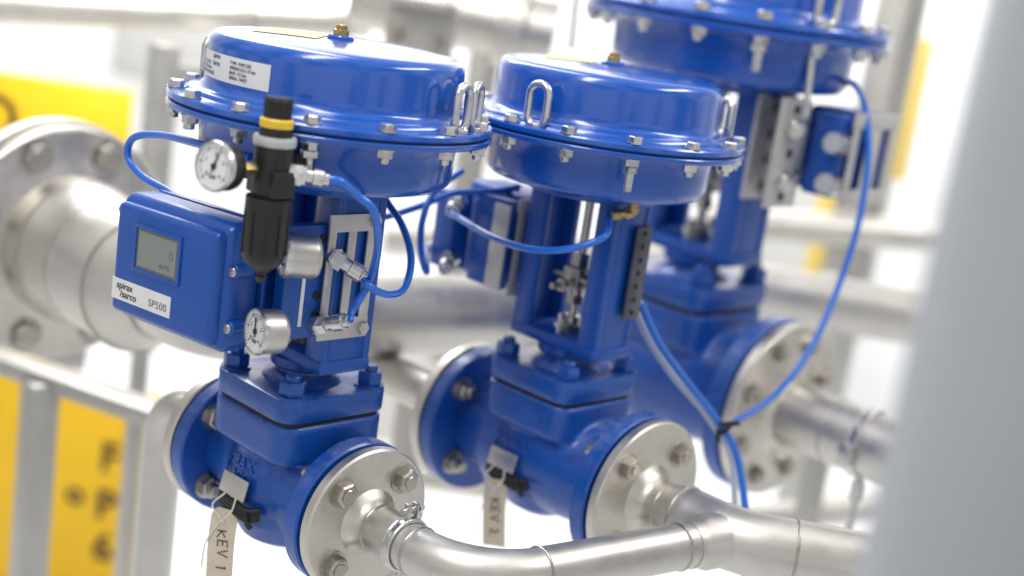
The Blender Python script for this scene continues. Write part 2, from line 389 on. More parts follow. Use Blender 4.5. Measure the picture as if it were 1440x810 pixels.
jx = jl+V((.012, 0, 0)); gd = (gl-jx).normalized()
pp = fillet([V((.085, 0, 0)), jx, jx+gd*.75], .09)
rr = [.0345]*2 + [.0355]*(len(pp)-2)
MB().tube([V((.03, 0, 0)), V((.045, 0, 0)), V((.068, 0, 0))]+pp, [.0275, .0275, .0345]+rr, 44).build('pipe_run', 'steel', t)
MB().tube([jl-kj*q for q in (.060, .046, .040, 0)], [.0256, .0256, .0300, .0300], 40).build('branch_collar', 'steel', t)
weld(t, (.045, 0, 0), (1, 0, 0), .0275); weld(t, (.070, 0, 0), (1, 0, 0), .0345)
weld(t, jx+gd*.060, gd, .0355); weld(t, jx+gd*.17, gd, .0355)
x3 = V3.x+H3*S3; fr3 = FR3*S3
t = empty('steel_pipe', (x3, V3.y, V3.z), 'stainless pipe with eight-bolt flange leaving the large rear valve', 'pipe')
steel_flange(t, .001, 0, fr3-.002, .046, 1, .020, 1)
for i in range(8):
    a = math.pi/8+math.pi/4*i
    share(me_fb, 'flange_bolt', t, align((.004, fr3*.78*math.cos(a), fr3*.78*math.sin(a)), (1, 0, 0), i*.8+.5))
MB().tube([(q, 0, 0) for q in (.03, .2, .7)], .046, 44).build('pipe_run', 'steel', t)
for q in (.040, .11): weld(t, (q, 0, 0), (1, 0, 0), .046)
h = MB(); px3 = x3+.16; hanger(h, (px3, V3.y, V3.z), (1, 0, 0), .046); h.cyl((px3, V3.y, -.13), (0, 0, 1), .006, .095, 14); h.cyl((px3, V3.y, -.075), (0, 0, 1), .011, .028, 6); h.box((px3, V3.y-.055, .0), (.02, .016, .03), bev=.002)
h.cyl((px3, V3.y, -.40), (0, 0, 1), .0035, .28, 10)
tag(h.build('pipe_clamp', 'zinc'), 'ring clamp with a short rod under the large rear valve outlet pipe', 'clamp')
for (vv, S, fr, hl, pr, nb, lab) in ((V((0, 0, 0)), 1, FR1, .116, .0245, 4, 'front left'), (V2, S2, FR2, H2, .028, 4, 'middle'), (V3, S3, FR3, H3, .046, 8, 'large rear')):
    x0 = vv.x-hl*S; fr = fr*S
    t = empty('steel_pipe', (x0, vv.y, vv.z), 'stainless inlet pipe and flange on the left side of the %s valve' % lab, 'pipe')
    steel_flange(t, -.001, 0, fr, pr, -1, .018)
    for i in range(nb):
        a = math.pi/nb+2*math.pi/nb*i
        share(me_fb, 'flange_bolt', t, align((-.001, fr*.74*math.cos(a), fr*.74*math.sin(a)), (-1, 0, 0), i*.8+.5))
    e = -.44-x0
    if lab == 'front left': MB().tube(fillet([(-.03, 0, 0), (-.14, 0, 0), (-.14, 0, -.5)], .05), pr, 32).build('pipe_run', 'steel', t)
    else: MB().tube([(-.03, 0, 0), (e, 0, 0)], pr, 32).build('pipe_run', 'steel', t)
# ------------------------------------------------------------------ gauges
def gauge(parent, c, n, r, depth, housing='steel', nd=70):
    A = align(c, n); n = V(n).normalized(); f = face_frame(V(c), n)
    mb = MB().lathe([(0, -depth), (r*.85, -depth), (r*.96, -depth+.003), (r, -depth+.006), (r, -.0015), (r*.90, -.0008), (0, .0003)], A, 48)
    g = mb.build('gauge', housing, parent)
    MB().lathe([(r*.99, -.003), (r*1.04, -.003), (r*1.055, .0005), (r*1.02, .003), (r*.965, .003), (r*.95, .0004)], A, 48).build('rim', 'zinc', g)
    MB().lathe([(0, .0012), (r*.95, .0012), (r*.95, .0008), (0, .0008)], A, 48).build('dial_face', 'dial', g)
    mb = MB()
    for i in range(27):
        a = R(225-270*i/26); l = r*(.18 if i % 5 == 0 else .09); w = r*(.045 if i % 5 == 0 else .022)
        mb.box((0, 0, 0), (l, w, .0003), f @ Matrix.Rotation(a, 4, 'Z') @ Matrix.Translation((r*.76, 0, .0016)))
    mb.build('dial_scale', 'ink', g)
    mb = MB(); mb.box((r*.2, 0, 0), (r*.90, r*.07, .0005), f @ Matrix.Translation((0, 0, .0024)) @ Matrix.Rotation(R(nd), 4, 'Z')); mb.cyl(V(c)+n*.0015, n, r*.13, .0015, 16)
    mb.build('needle', 'ink', g)
    text('bar', r*.34, f @ Matrix.Translation((0, -r*.42, .0015)), 'ink', g, 'dial_print', .0001)
    for k in range(5):
        a = R(225-67.5*k); text(str(k), r*.27, f @ Matrix.Translation((r*.52*math.cos(a), r*.52*math.sin(a), .0015)), 'ink', g, 'dial_print', .0001)
    return g
def fitting(mb, p, d, L=.03, r=.0075):
    d = V(d).normalized(); p = V(p)
    mb.cyl(p, d, r*1.15, L*.3, 6); mb.cyl(p+d*L*.29, d, r*.8, L*.23, 20, .0005); mb.cyl(p+d*L*.5, d, r, L*.35, 20, .0008); mb.cyl(p+d*L*.83, d, r*.75, L*.17, 20, .0005)
    return p+d*L
# ------------------------------------------------------------------ positioner on first valve
X0, X1, Y0, Y1, Z0, Z1 = -.106, .055, -.150, -.045, .168, .297
pc = V(((X0+X1)/2, (Y0+Y1)/2, Z0))
t = empty('valve_positioner', pc, 'blue electronic positioner box with small grey display beside the front left valve', 'positioner')
q = lambda *a: V(a)-pc
pv = q(X1, Y0, 0)
RM = Matrix.Translation(pv) @ Matrix.Rotation(R(10), 4, 'Z') @ Matrix.Translation(-pv)
def rm(o): o.matrix_local = RM; return o
CX = (X0+X1)/2; CZ = (Z0+Z1)/2
rm(MB().box(q(CX, Y0+.030, CZ), (X1-X0, .046, Z1-Z0), bev=.013, seg=5).build('cover', 'bluep', t))
mb = MB(); mb.box(q(CX+.004, Y0+.073, CZ), (X1-X0-.018, .040, Z1-Z0-.018), bev=.007, seg=3)
mb.box(q(CX+.002, Y0+.0555, CZ), (X1-X0-.002, .006, Z1-Z0-.002), bev=.002)
rm(mb.build('housing', 'bluep', t))
mb = MB(); mb.box(q(CX, Y0+.007, CZ), (X1-X0-.016, .020, Z1-Z0-.016), bev=.007, seg=4); rm(mb.build('front_panel', 'bluep', t))
for (sx, z) in ((X0, Z1-.02), (X0, Z0+.022), (X1, Z1-.045), (X1, Z0+.028)):
    mb = MB(); mb.cyl(q(sx, Y0+.034, z), (0, -1, 0), .007, .022, 24, .001); rm(mb.build('cover_lug', 'bluep', t))
    mb = MB(); mb.cyl(q(sx, Y0+.0125, z), (0, -1, 0), .005, .003, 20, .0005); rm(mb.build('cover_screw', 'zinc', t))
fx, fz = (-.064, -.004), (.2290, .2700)
fy = Y0-.003
mb = MB(); cx, cz = sum(fx)/2, sum(fz)/2; w, hh = fx[1]-fx[0], fz[1]-fz[0]
for (dx, dz, sx, sz) in ((0, hh/2+.002, w+.008, .004), (0, -hh/2-.002, w+.008, .004)):
    mb.box(q(cx+dx, fy-.0008, cz+dz), (sx, .0026, sz), bev=.0006)
for dx in (w/2+.002, -w/2-.002): mb.box(q(cx+dx, fy-.0008, cz), (.004, .0022, hh+.004), bev=.0006)
rm(mb.build('display_frame', 'bluep', t))
dsp = rm(MB().box(q(cx, fy, cz), (w, .0012, hh)).build('display', 'lcd', t))
MB().box(q(cx, fy-.0005, cz), (w-.006, .0008, hh-.006)).build('display_window', 'lcdw', dsp)
text('0', .0125, face_frame(q(cx+.020, fy-.0011, cz+.002), (0, -1, 0)), 'faint', dsp, 'display_digit', .0001, bold=-.0002)
text('AUTO', .006, face_frame(q(cx+.012, fy-.0011, cz-.011), (0, -1, 0)), 'faint', dsp, 'display_digit', .0001)
lbx, lbz = -.0525, .2010
lb = rm(MB().box(q(lbx, fy+.0001, lbz), (.086, .0012, .0215)).build('name_label', 'white', t))
fl = lambda x, z: face_frame(q(x, fy-.0008, z), (0, -1, 0))
text('spirax', .0098, fl(lbx-.024, lbz+.0043), 'ink', lb, 'label_print', .0001, bold=.00012)
text('/sarco', .0098, fl(lbx-.018, lbz-.0040), 'ink', lb, 'label_print', .0001, bold=.00012)
text('SP500', .0108, fl(lbx+.025, lbz-.0025), 'grey', lb, 'label_print', .0001, bold=-.0001)
mb = MB(); mb.box(q(.058, -.062, .240), (.016, .050, .116), bev=.0015); mb.build('manifold', 'bluep', t)
for z in (.284, .262, .226, .205):
    mb = MB(); mb.cyl(q(.0655, -.046, z), (1, 0, 0), .0048, .0013, 20); mb.build('port_hole', 'dark', t)
mb = MB(); mb.box(q(.0664, -.064, .24), (.0008, .004, .09)); mb.build('side_slot', 'white', t)
gauge(t, q(.086, -.128, .202), (-.16, -1, .05), .0215, .026, nd=100)
gauge(t, q(.080, -.100, .274), (-.45, -1, .02), .0215, .032)
mb = MB(); mb.cyl(q(.060, -.10, .202), (1, -.2, 0), .006, .028, 6); mb.build('gauge_port', 'brass', t)
mb = MB(); mb.cyl(q(.060, -.09, .27), (1, -.1, 0), .006, .025, 6); mb.build('gauge_port', 'brass', t)
mb = MB(); fa = fitting(mb, q(.070, -.034, .266), (.75, .65, -.45), .040, .0088); mb.cyl(q(.060, -.034, .266), (1, 0, 0), .0105, .016, 6); mb.build('hose_fitting', 'zinc', t)
mb = MB(); fb = fitting(mb, q(.070, -.044, .196), (.9, .35, .35), .038, .0088); mb.cyl(q(.060, -.044, .196), (1, 0, 0), .0105, .016, 6); mb.build('hose_fitting', 'zinc', t)
fa += pc; fb += pc
mb = MB()
x = .0705; mb.box(q(x, -.012, .300), (.0034, .062, .018), bev=.0006); mb.box(q(x, -.012, .190), (.0034, .062, .022), bev=.0006)
for yy, ww in ((-.038, .009), (.0125, .012), (-.013, .010)): mb.box(q(x, yy, .245), (.0026, ww, .108), bev=.0004)
mb.build('mounting_bracket', 'platem', t)
for z in (.302, .189):
    mb = MB(); mb.lathe([(0, 0), (.0075, 0), (.0065, .005), (0, .005)], align(q(.0720, .012, z), (1, 0, 0)), 6); mb.build('bracket_bolt', 'zinc', t)
# ------------------------------------------------------------------ regulator
rx, ry = .109, -.147
t = empty('air_regulator', (rx, ry, .266), 'black cylindrical air filter regulator with yellow ring above the front positioner', 'regulator')
Z = Matrix.Translation((0, 0, -.266))
MB().lathe([(0, .268), (.006, .268), (.009, .2705), (.0165, .276), (.0195, .281), (.0203, .290), (.0207, .330), (.0207, .338), (0, .338)], Z, 48).build('bowl', 'black', t)
mb = MB(); mb.lathe([(0, .337), (.0165, .337), (.017, .342), (.0175, .343), (.0175, .381), (.0165, .386), (0, .386)], Z, 48)
mb.box((0, 0, .352-.266), (.042, .024, .024), bev=.002); mb.build('regulator_body', 'black', t)
for k in range(10):
    a = 2*math.pi*k/10; m_ = MB().box((0, 0, 0), (.0022, .0016, .040), Matrix.Rotation(a, 4, 'Z') @ Matrix.Translation((.0207, 0, .306-.266)), bev=.0005); m_.build('bowl_rib', 'black', t)
mb = MB(); mb.cyl((0, 0, -.002), (0, 0, 1), .0045, .012, 16); mb.lathe([(0, .258), (.003, .258), (.006, .264), (0, .266)], Z, 16); mb.build('drain_nipple', 'black', t)
MB().lathe([(0, .385), (.0188, .385), (.0196, .387), (.0196, .3915), (.0188, .3935), (0, .3935)], Z, 48).build('collar', 'ring', t)
MB().lathe([(0, .393), (.0150, .393), (.0146, .402), (0, .402)], Z, 48).build('bonnet_cap', 'black', t)
MB().lathe([(0, .4015), (.0150, .4015), (.0152, .408), (.0136, .4095), (0, .4095)], Z, 48).build('marking_ring', 'yellow', t)
mb = MB(); n = 48; prof = [(0, .409), (.0125, .409), (.0128, .425), (.0115, .428), (0, .428)]; rings = []
for r, z in prof:
    if r == 0: rings.append([mb.bm.verts.new((0, 0, z-.266))])
    else: rings.append([mb.bm.verts.new(((r-(.0011 if i % 4 < 2 else 0))*math.cos(2*math.pi*i/n), (r-(.0011 if i % 4 < 2 else 0))*math.sin(2*math.pi*i/n), z-.266)) for i in range(n)])
for a, b in zip(rings, rings[1:]):
    for i in range(n):
        j = (i+1) % n
        mb.bm.faces.new([v for v in ((a[0], b[i], b[j]) if len(a) == 1 else (a[i], a[j], b[0]) if len(b) == 1 else (a[i], a[j], b[j], b[i]))])
mb.build('adjusting_knob', 'black', t, 20)
gauge(t, (-.010, -.053, .364-.266), (.20, -1, .06), .0215, .020, housing='black')
mb = MB(); mb.cyl((-.002, -.036, .098), (0, 1, 0), .006, .02, 6); mb.build('gauge_port', 'brass', t)
fdir = V((.60, .75, -.06)).normalized()
mb = MB(); mb.cyl((.010, .012, .096), fdir, .0105, .012, 6); fr_ = fitting(mb, V((.014, .017, .096)), fdir, .030, .008); mb.build('hose_fitting', 'zinc', t)
frg = fr_+V((rx, ry, .266))
mb = MB(); mb.box((-.02, .055, .095), (.012, .09, .03), bev=.002); mb.build('mounting_arm', 'black', t)
# ------------------------------------------------------------------ rear positioners
def rear_positioner(base, S, bx, label, gauges=True):
    (xa, xb), (ya, yb), (za, zb) = bx; ends = []
    c = V(((xa+xb)/2, (ya+yb)/2, za))*S+base
    t = empty('valve_positioner', c, label, 'positioner', None, S)
    w, d, h = xb-xa, yb-ya, zb-za
    MB().box((0, .02, h/2), (w, d-.04, h), bev=.008, seg=3).build('housing', 'bluep', t)
    mb = MB(); mb.box((w*.2, -d/2+.014, h/2), (w*.5, .016, h*.92), bev=.002); mb.box((-w*.35, -d/2+.004, h/2), (w*.3, .03, h*.8), bev=.002); mb.build('manifold', 'bluep', t)
    mb = MB(); x = w/2+.006
    mb.box((x, -.0, h*.93), (.0034, d*.8, .016), bev=.0005); mb.box((x, 0, h*.07), (.0034, d*.8, .016), bev=.0005)
    for k in ((-.33, .1), (.0, .22), (.33, .1)): mb.box((x, d*k[0], h/2), (.0026, d*k[1], h*.88), bev=.0004)
    if not gauges: mb.box((w/2-.006, -d/2-.004, h/2), (.026, .003, h*.86), bev=.0008)
    mb.build('mounting_bracket', 'platem', t)
    for z in (h*.82, h*.22):
        mb = MB(); mb.cyl((-w*.22, -d/2+.002, z), (0, -1, 0), .011, .014, 6); e = fitting(mb, (-w*.22, -d/2-.008, z), (.5 if not gauges else .4, -.6, -.2), .036, .009); mb.build('hose_fitting', 'zinc', t); ends.append(e*S+c)
        mb = MB(); mb.cyl((-w/2+.002, -d*.3, z-.01), (-1, 0, 0), .011, .012, 6); e = fitting(mb, (-w/2-.006, -d*.3, z-.01), (-.6, -.5, .3), .030, .009); mb.build('hose_fitting', 'zinc', t); ends.append(e*S+c)
    if gauges:
        for k in (.66, .20):
            gc = V((w*.42, -d/2-.004, h*k)); A = align(gc, (.1, -1, .1))
            mb = MB(); mb.lathe([(0, -.022), (.0115, -.022), (.0115, 0), (0, 0)], A, 32); g = mb.build('gauge', 'zinc', t)
            MB().lathe([(0, .0006), (.0100, .0006), (.0100, 0), (0, 0)], A, 32).build('dial_face', 'ring', g)
    return t, ends
tp2, e2 = rear_positioner(V2, S2, ((-.200, -.086), (-.045, .06), (.178, .298)), 'blue positioner half hidden behind the left side of the middle valve yoke', False)
rear_positioner(V3, S3, ((.090, .160), (-.010, .10), (.232, .325)), 'blue positioner mounted on the right of the large rear valve')
lp = V((.088, -.030, .3365)); mb = MB(); e = fitting(mb, lp, (.05, -.1, -1), .018, .0065); l2 = fitting(mb, e+V((0, 0, .004)), (-.75, -.6, -.35), .026, .0062); mb.build('hose_fitting', 'brass', v2); u2 = V2+l2*S2
# ------------------------------------------------------------------ hoses
def hose(pts, label, r=.0040, m='tube', grp=None):
    o = MB().tube(spline(pts), r, 14).build('air_hose', m); tag(o, label, 'hose', grp); return o
fx0, fy0, fd0 = proj(frg); print('frg', fx0, fy0, fd0, 'fb', proj(fb))
dB = proj(fb)[2]
hose([frg-fdir*.006, frg+fdir*.010, P(fx0+38, fy0+22, fd0+.022), P(526, 298, fd0+.035), P(531, 350, (fd0+dB)/2+.02), P(516, 402, dB+.018), P(496, 436, dB+.008), fb], 'blue hose looping from the regulator fitting down to the lowest positioner fitting')
hose([fa-V((.003, .002, 0)), P(518, 402, 1.33), P(544, 414, 1.35), P(568, 405, 1.38), P(578, 365, 1.41), P(566, 318, 1.44), P(545, 285, 1.46), P(533, 262, 1.47), P(525, 235, 1.46)], 'blue hose curling from the upper positioner fitting up behind the front actuator')
hose([P(352, 222, 1.27), P(318, 214, 1.29), P(278, 202, 1.32), P(225, 190, 1.38), P(188, 194, 1.41), P(180, 220, 1.42), P(200, 248, 1.41), P(240, 272, 1.39), P(262, 300, 1.36)], 'blue hose looping out to the left above the display box')
hose([e2[0]-V((.002, 0, 0)), P(690, 332, 1.53), P(745, 350, 1.48), P(800, 350, 1.45), P(850, 332, 1.45), u2], 'blue hose sagging across the yoke of the middle valve')
hose([P(650, 240, 1.63), P(612, 268, 1.60), P(594, 310, 1.58), P(592, 355, 1.57), P(600, 382, 1.57), e2[3]], 'short blue hose looping left of the middle valve positioner')
hose([P(730, 262, 1.68), P(700, 268, 1.66), P(640, 272, 1.64), P(585, 292, 1.60), P(535, 306, 1.56), P(490, 300, 1.52)], 'blue hose passing between the first two yokes')
hose([P(1186, 118, 1.90), P(1200, 118, 1.86), P(1216, 150, 1.85), P(1221, 220, 1.85), P(1208, 310, 1.85), P(1180, 400, 1.85), P(1140, 490, 1.83), P(1090, 555, 1.80), P(1030, 596, 1.76)], 'long blue hose sweeping down in front of the large rear valve flange', .0045)
hose([P(900, 425, 1.60), P(925, 480, 1.62), P(960, 530, 1.64), P(1000, 580, 1.66), P(1032, 630, 1.67), P(1045, 690, 1.66), P(1050, 760, 1.64), P(1046, 830, 1.6)], 'blue hose dropping between the middle and rear valves past the ties', .0048)
hose([P(888, 425, 1.61), P(915, 480, 1.64), P(950, 532, 1.66), P(988, 575, 1.67), P(1015, 615, 1.68), P(1030, 650, 1.69), P(1034, 720, 1.69)], 'pale grey hose running beside the dropping blue hose', .0045, 'tubew')
mb = MB(); mb.torus(align(P(1018, 604, 1.668), (P(1032, 630, 1.67)-P(1000, 580, 1.66))), .0085, .0026, 24, 8); mb.box((0, 0, 0), (.03, .004, .006), align(P(1026, 596, 1.66), UP)); mb.box((0, 0, 0), (.004, .004, .016), align(P(1010, 612, 1.655), UP))
tag(mb.build('cable_tie', 'rubber'), 'black cable tie gathering the hoses below the rear valve', 'cable tie')
def strip(base, S, x, y, z0, z1, w, m, label, nh, hm='dark', hr=.17, tab=.024):
    mb = MB(); c = V((x, y, (z0+z1)/2))*S+base
    mb.box((0, 0, 0), (.004, w, (z1-z0)), bev=.0008); mb.box((-tab/2+.002, w/2, 0), (tab, .003, (z1-z0)*.98), bev=.0008)
    t = mb.build('mounting_plate', m); t.location = c; t.scale = (S,)*3; tag(t, label, 'bracket')
    for i in range(nh):
        hb = MB(); hb.cyl((.002, 0, -(z1-z0)/2+(i+.5)*(z1-z0)/nh), (1, 0, 0), w*hr, .0006, 18); hb.build('plate_hole', hm, t)
strip(V2, S2, .0725, .016, .190, .300, .026, 'darkm', 'dark perforated plate on the right post of the middle valve yoke', 7, 'dark', .13)
strip(V3, S3, .074, -.008, .218, .330, .064, 'platem', 'stainless perforated bracket on the yoke of the large rear valve', 4, 'dark', .10)
strip(V3, S3, .116, -.034, .218, .332, .052, 'platem', 'outer stainless bracket next to the positioner of the rear valve', 5, 'dark', .10, .05)
mb = MB(); mb.tube([P(1146, 40, 1.80), P(1132, 165, 1.82)], .005, 14); mb.cyl(P(1145, 50, 1.80), (0, 0, 1), .011, .012, 6)
tag(mb.build('threaded_rod', 'zinc'), 'zinc rod hanging from the rear actuator flange to its bracket', 'rod')
# ------------------------------------------------------------------ tags
GL = {'K': ([(.05, 1), (.0, .02)], [(.62, .95), (.08, .45), (.66, -.03)]), 'E': ([(.6, .98), (.06, .96), (.0, .02), (.62, .05)], [(.04, .52), (.5, .54)]),
      'V': ([(.0, 1), (.32, .0), (.68, 1.05)],), '1': ([(.12, .8), (.3, 1.0), (.26, 0)],), '2': ([(.02, .8), (.25, 1.0), (.5, .8), (.35, .45), (.0, .02), (.58, .04)],), ' ': ()}
def hang_tag(base, S, key, px, pz, fr, label, words, sz, W=.030, H=.072, lean=0):
    def surf(x, z):
        h = trees[key].ray_cast(V((x/S, -.3, z/S)), V((0, 1, 0))); return h[0].y*S if h[0] else -.05
    o = MB().box((0, 0, 0), (.042, .002, .022), bev=.0005).build('name_plate', 'steel')
    y = min(surf(px+dx, pz+.024) for dx in (-.02, 0, .02)); o.location = V((px+.002, y-.007, pz+.022))+base; o.rotation_euler = (R(-14), 0, R(3)); tag(o, 'small bare metal plate tied to the body of the %s valve' % fr, 'plate')
    y = min(surf(px+dx, pz) for dx in (-.02, 0, .02)); c = V((px, y-.004, pz))+base
    mb = MB(); pts = [(-.030, .010, .006), (-.022, -.002, .004), (-.006, -.006, .001), (.012, -.006, .001), (.028, -.002, -.002), (.036, .008, 0)]
    sp = spline(pts, 6)
    for k in (-.004, 0, .004): mb.tube([p+V((0, -.001*abs(k)*100, k*1.2)) for p in sp], .0036, 10)
    mb.tube([(.028, -.004, 0), (.042, -.012, -.004), (.046, -.010, -.008)], .003, 8)
    o = mb.build('black_tape', 'rubber'); o.location = c; tag(o, 'knot of black tape round the body of the %s valve' % fr, 'tape')
    mb = MB(); zs = [.008]+[-H*i/8 for i in range(9)]
    def yz(b): return .0016*math.sin(b*60)
    g = []
    for b_ in zs:
        ww = W/2-.006 if b_ > 0 else W/2
        g.append([mb.bm.verts.new((a, yz(b_)+dy, b_)) for a, dy in ((-ww, 0), (ww, 0), (ww, .0012), (-ww, .0012))])
    for a_, b_ in zip(g, g[1:]):
        for i in range(4): mb.bm.faces.new((a_[i], a_[(i+1) % 4], b_[(i+1) % 4], b_[i]))
    mb.bm.faces.new(g[0]); mb.bm.faces.new(g[-1][::-1])
    o = mb.build('paper_tag', 'tag'); o.location = c+V((.004, -.014, -.010)); o.rotation_euler = (R(-4), R(lean), R(25)); tag(o, label, 'tag')
    z = -.016
    for ch in words:
        jx_ = random.uniform(-.0012, .0012); k_ = random.uniform(.88, 1.1)
        for st in GL[ch]:
            pts = [(-.0045+jx_+v*sz*.9*k_+random.uniform(-.0005, .0005), z-u*sz*.85+v*sz*.12) for u, v in st]
            MB().tube([V((a, yz(b)-.0003, b)) for a, b in pts], .0007, 6).build('handwriting', 'ink', o)
        z -= sz*(.80 if ch not in ' 1' else .55)
    for pp, rr in (([(-.004, .004, .024), (-.012, -.006, .012), (-.003, -.004, .0), (0, -.002, -.006)], .0011), ([(.010, .004, .024), (.012, -.008, .010), (.003, -.006, 0), (0, -.002, -.006)], .0011), ([(-.002, -.002, -.004), (-.016, -.004, -.03), (-.020, -.002, -.06)], .0009)):
        mb = MB(); mb.tube(spline(pp, 8), rr, 8); mb.build('string', 'string', o)
hang_tag(V((0, 0, 0)), 1, 'a', .0, -.020, 'front left', 'buff card tag handwritten Kev 1 hanging from the front left valve', 'KEV 1', .0130, .031, .074, -2)
hang_tag(V2, S2, 'b', -.010, -.022, 'middle', 'buff card tag handwritten Kev 2 hanging from the middle valve', 'KEV 2', .0125, .028, .074, -8)
# ------------------------------------------------------------------ background
c0 = P(82, 338, 1.95); t = empty('large_flanged_pipe', c0, 'large stainless pipe with a bolted flange pair at the left edge', 'pipe')
for k, (xx, rr) in enumerate(((-.034, .174), (.0, .168))):
    MB().lathe([(0, 0), (rr-.003, 0), (rr, .003), (rr, .022), (rr-.003, .025), (.12, .025), (.105, .032), (0, .032)], align((xx, 0, 0), (1, 0, 0)), 96).build('flange', 'flange', t)
MB().lathe([(0, .03), (.102, .03), (.102, .075), (.096, .10), (.092, .14), (.092, .24), (.060, .30), (.0, .30)], align((0, 0, 0), (1, 0, 0)), 64).build('reducer', 'steel', t)
yend = V3.y-c0.y
pr_ = fillet([(.28, 0, 0), (.42, 0, 0), (.42, yend, -.04)], .09); MB().tube(pr_, .056, 40).build('pipe_run', 'steel', t)
MB().lathe([(0, -.7), (.1, -.7), (.1, -.03), (0, -.03)], align((0, 0, 0), (1, 0, 0)), 64).build('pipe_run', 'steel', t)
for x in (.076, .142, .24): weld(t, (x, 0, 0), (1, 0, 0), {.076: .102, .142: .092, .24: .092}[x])
mfb = mesh_of(flange_bolt_mesh(.03, .024, .020), 'flange_bolt', 'bolt')
for i in range(8):
    a = math.pi/8+math.pi/4*i
    share(mfb, 'flange_bolt', t, align((.001, .140*math.cos(a), .140*math.sin(a)), (1, 0, 0), i*.8+.5))
def bar(pa, pb, w, m, parent=None, name='post', d=None):
    pa, pb = V(pa), V(pb); dv = pb-pa; L = dv.length
    return MB().box((0, 0, 0), (w, d or w, L), align((pa+pb)/2, dv), bev=w*.04).build(name, m, parent)
def vpost(px, py, d, up, dn, w, m, name='post', parent=None, org=None):
    c = P(px, py, d)-(V(org) if org else V((0, 0, 0)))
    return MB().box((c.x, c.y, c.z+(up-dn)/2), (w, w, up+dn), bev=w*.04).build(name, m, parent)
fo = P(60, 540, 2.25)
t = empty('pipe_support_frame', fo, 'brushed steel support frame behind the front left valve', 'frame')
bar(P(-60, 485, 2.3)-fo, P(300, 612, 2.2)-fo, .055, 'alu', t, 'beam', .03)
bar(P(-60, 478, 2.6)-fo, P(120, 500, 2.7)-fo, .05, 'alu', t, 'beam')
vpost(56, 560, 2.25, .03, 1.0, .048, 'alu', 'post', t, fo)
vpost(190, 590, 2.5, .2, 1.0, .024, 'alu', 'post', t, fo)
vpost(222, 180, 2.6, .16, .45, .045, 'alu', 'post', t, fo)
bar(P(215, 100, 2.6)-fo, P(330, 120, 2.75)-fo, .045, 'alu', t, 'beam')
def vbox_thing(name, px, py, d, up, dn, w, m, label, cat):
    p = P(px, py, d); o = MB().box((0, 0, (up-dn)/2), (w, w, up+dn), bev=w*.04).build(name, m); o.location = p; tag(o, label, cat); return o
vbox_thing('steel_post', 1228, 200, 3.2, 1.2, 1.2, .085, 'alu', 'tall blurred metal post behind the rear actuator on the right', 'post')
vbox_thing('steel_post', 1135, 720, 2.8, .25, .8, .04, 'alu', 'short blurred post low down below the rear valve pipe', 'post')
vbox_thing('steel_post', 560, 720, 2.6, .25, .8, .045, 'alu', 'blurred post low down between the front two valves', 'post')
vbox_thing('steel_post', 672, 150, 3.0, .5, .6, .05, 'alu', 'blurred upright rail seen between the front and middle actuators', 'post')
vbox_thing('yellow_post', 1160, 300, 4.0, .15, .18, .045, 'paleyel', 'short yellow upright blurred right of the rear valve', 'post')
vbox_thing('yellow_post', 1282, 150, 4.0, .2, .22, .04, 'paleyel', 'higher yellow upright blurred near the grey column', 'post')
def board(name, corner_px, w, h, d, label, words):
    p = P(*corner_px, d); n = -V((fw.x, fw.y, 0)).normalized()
    t = empty(name, p, label, 'sign'); F4 = face_frame((0, 0, 0), n)
    MB().box((0, 0, 0), (w, h, .01), F4, bev=.002).build('panel', 'sign', t)
    for wd, x, y, s in words: text(wd, s, F4 @ Matrix.Translation((x, y, .006)), 'signink', t, 'sign_letter', .0005, bold=.003)
board('yellow_sign', (62, 290), .38, .60, 3.2, 'upper yellow sign board behind the large pipe flange', [('O', -.13, .19, .15)])
board('yellow_sign', (105, 715), .42, .62, 3.2, 'lower yellow sign board behind the support frame posts', [('F', .075, .14, .10), ('o', .0, .04, .08), ('P', .075, .02, .10), ('6', .075, -.09, .10)])
def backpipe(a, b, r, label, rings=()):
    a, b = V(a), V(b); t = empty('background_pipe', a, label, 'pipe'); MB().tube([V((0, 0, 0)), (b-a)*.5, b-a], r, 40).build('pipe_run', 'steel', t)
    for f, rr, L in rings: MB().cyl((b-a)*f, b-a, rr, L, 40, .003).build('pipe_collar', 'steel', t)
backpipe(P(-80, 4, 2.7), P(520, 28, 2.7), .034, 'blurred steel pipe along the top left edge', ((.70, .05, .03), (.92, .05, .03)))
backpipe(P(500, -10, 2.5), P(780, 50, 2.5), .060, 'thick blurred steel pipe behind the front actuator', ((.40, .075, .03), (.72, .08, .05)))
backpipe(P(480, 430, 2.7), P(760, 455, 2.7), .062, 'blurred horizontal steel pipe between the first two valves', ((.5, .07, .03),))
backpipe(P(1040, 405, 2.6), P(1420, 470, 2.5), .052, 'blurred steel pipe to the right of the rear valve', ((.3, .06, .03),))
backpipe(P(980, 310, 3.2), P(1420, 340, 3.2), .04, 'thin blurred steel pipe above and right of the rear valve', ())
backpipe(P(540, 330, 3.2), P(1000, 365, 3.3), .05, 'blurred steel pipe seen through the gap above the thick one', ((.2, .06, .04),))
backpipe(P(420, 640, 2.9), P(760, 690, 2.9), .035, 'blurred low steel pipe between the front and middle valve bodies', ())
backpipe(P(960, 735, 2.9), P(1420, 700, 2.9), .03, 'blurred low steel pipe under the rear valve outlet', ())
bo = P(590, 45, 2.35); t = empty('pipe_bracket', bo, 'grey box bracket clamped on the thick pipe behind the front actuator', 'bracket', rz=R(20))
MB().box((0, 0, .0), (.13, .02, .11), bev=.004).build('bracket_plate', 'alu', t); MB().box((0, -.03, .05), (.14, .05, .015), bev=.003).build('bracket_flange', 'alu', t)
for s_ in (-.04, .04):
    MB().cyl((s_, -.009, -.01), (0, -1, 0), .014, .016, 6).build('bracket_bolt', 'bolt', t)
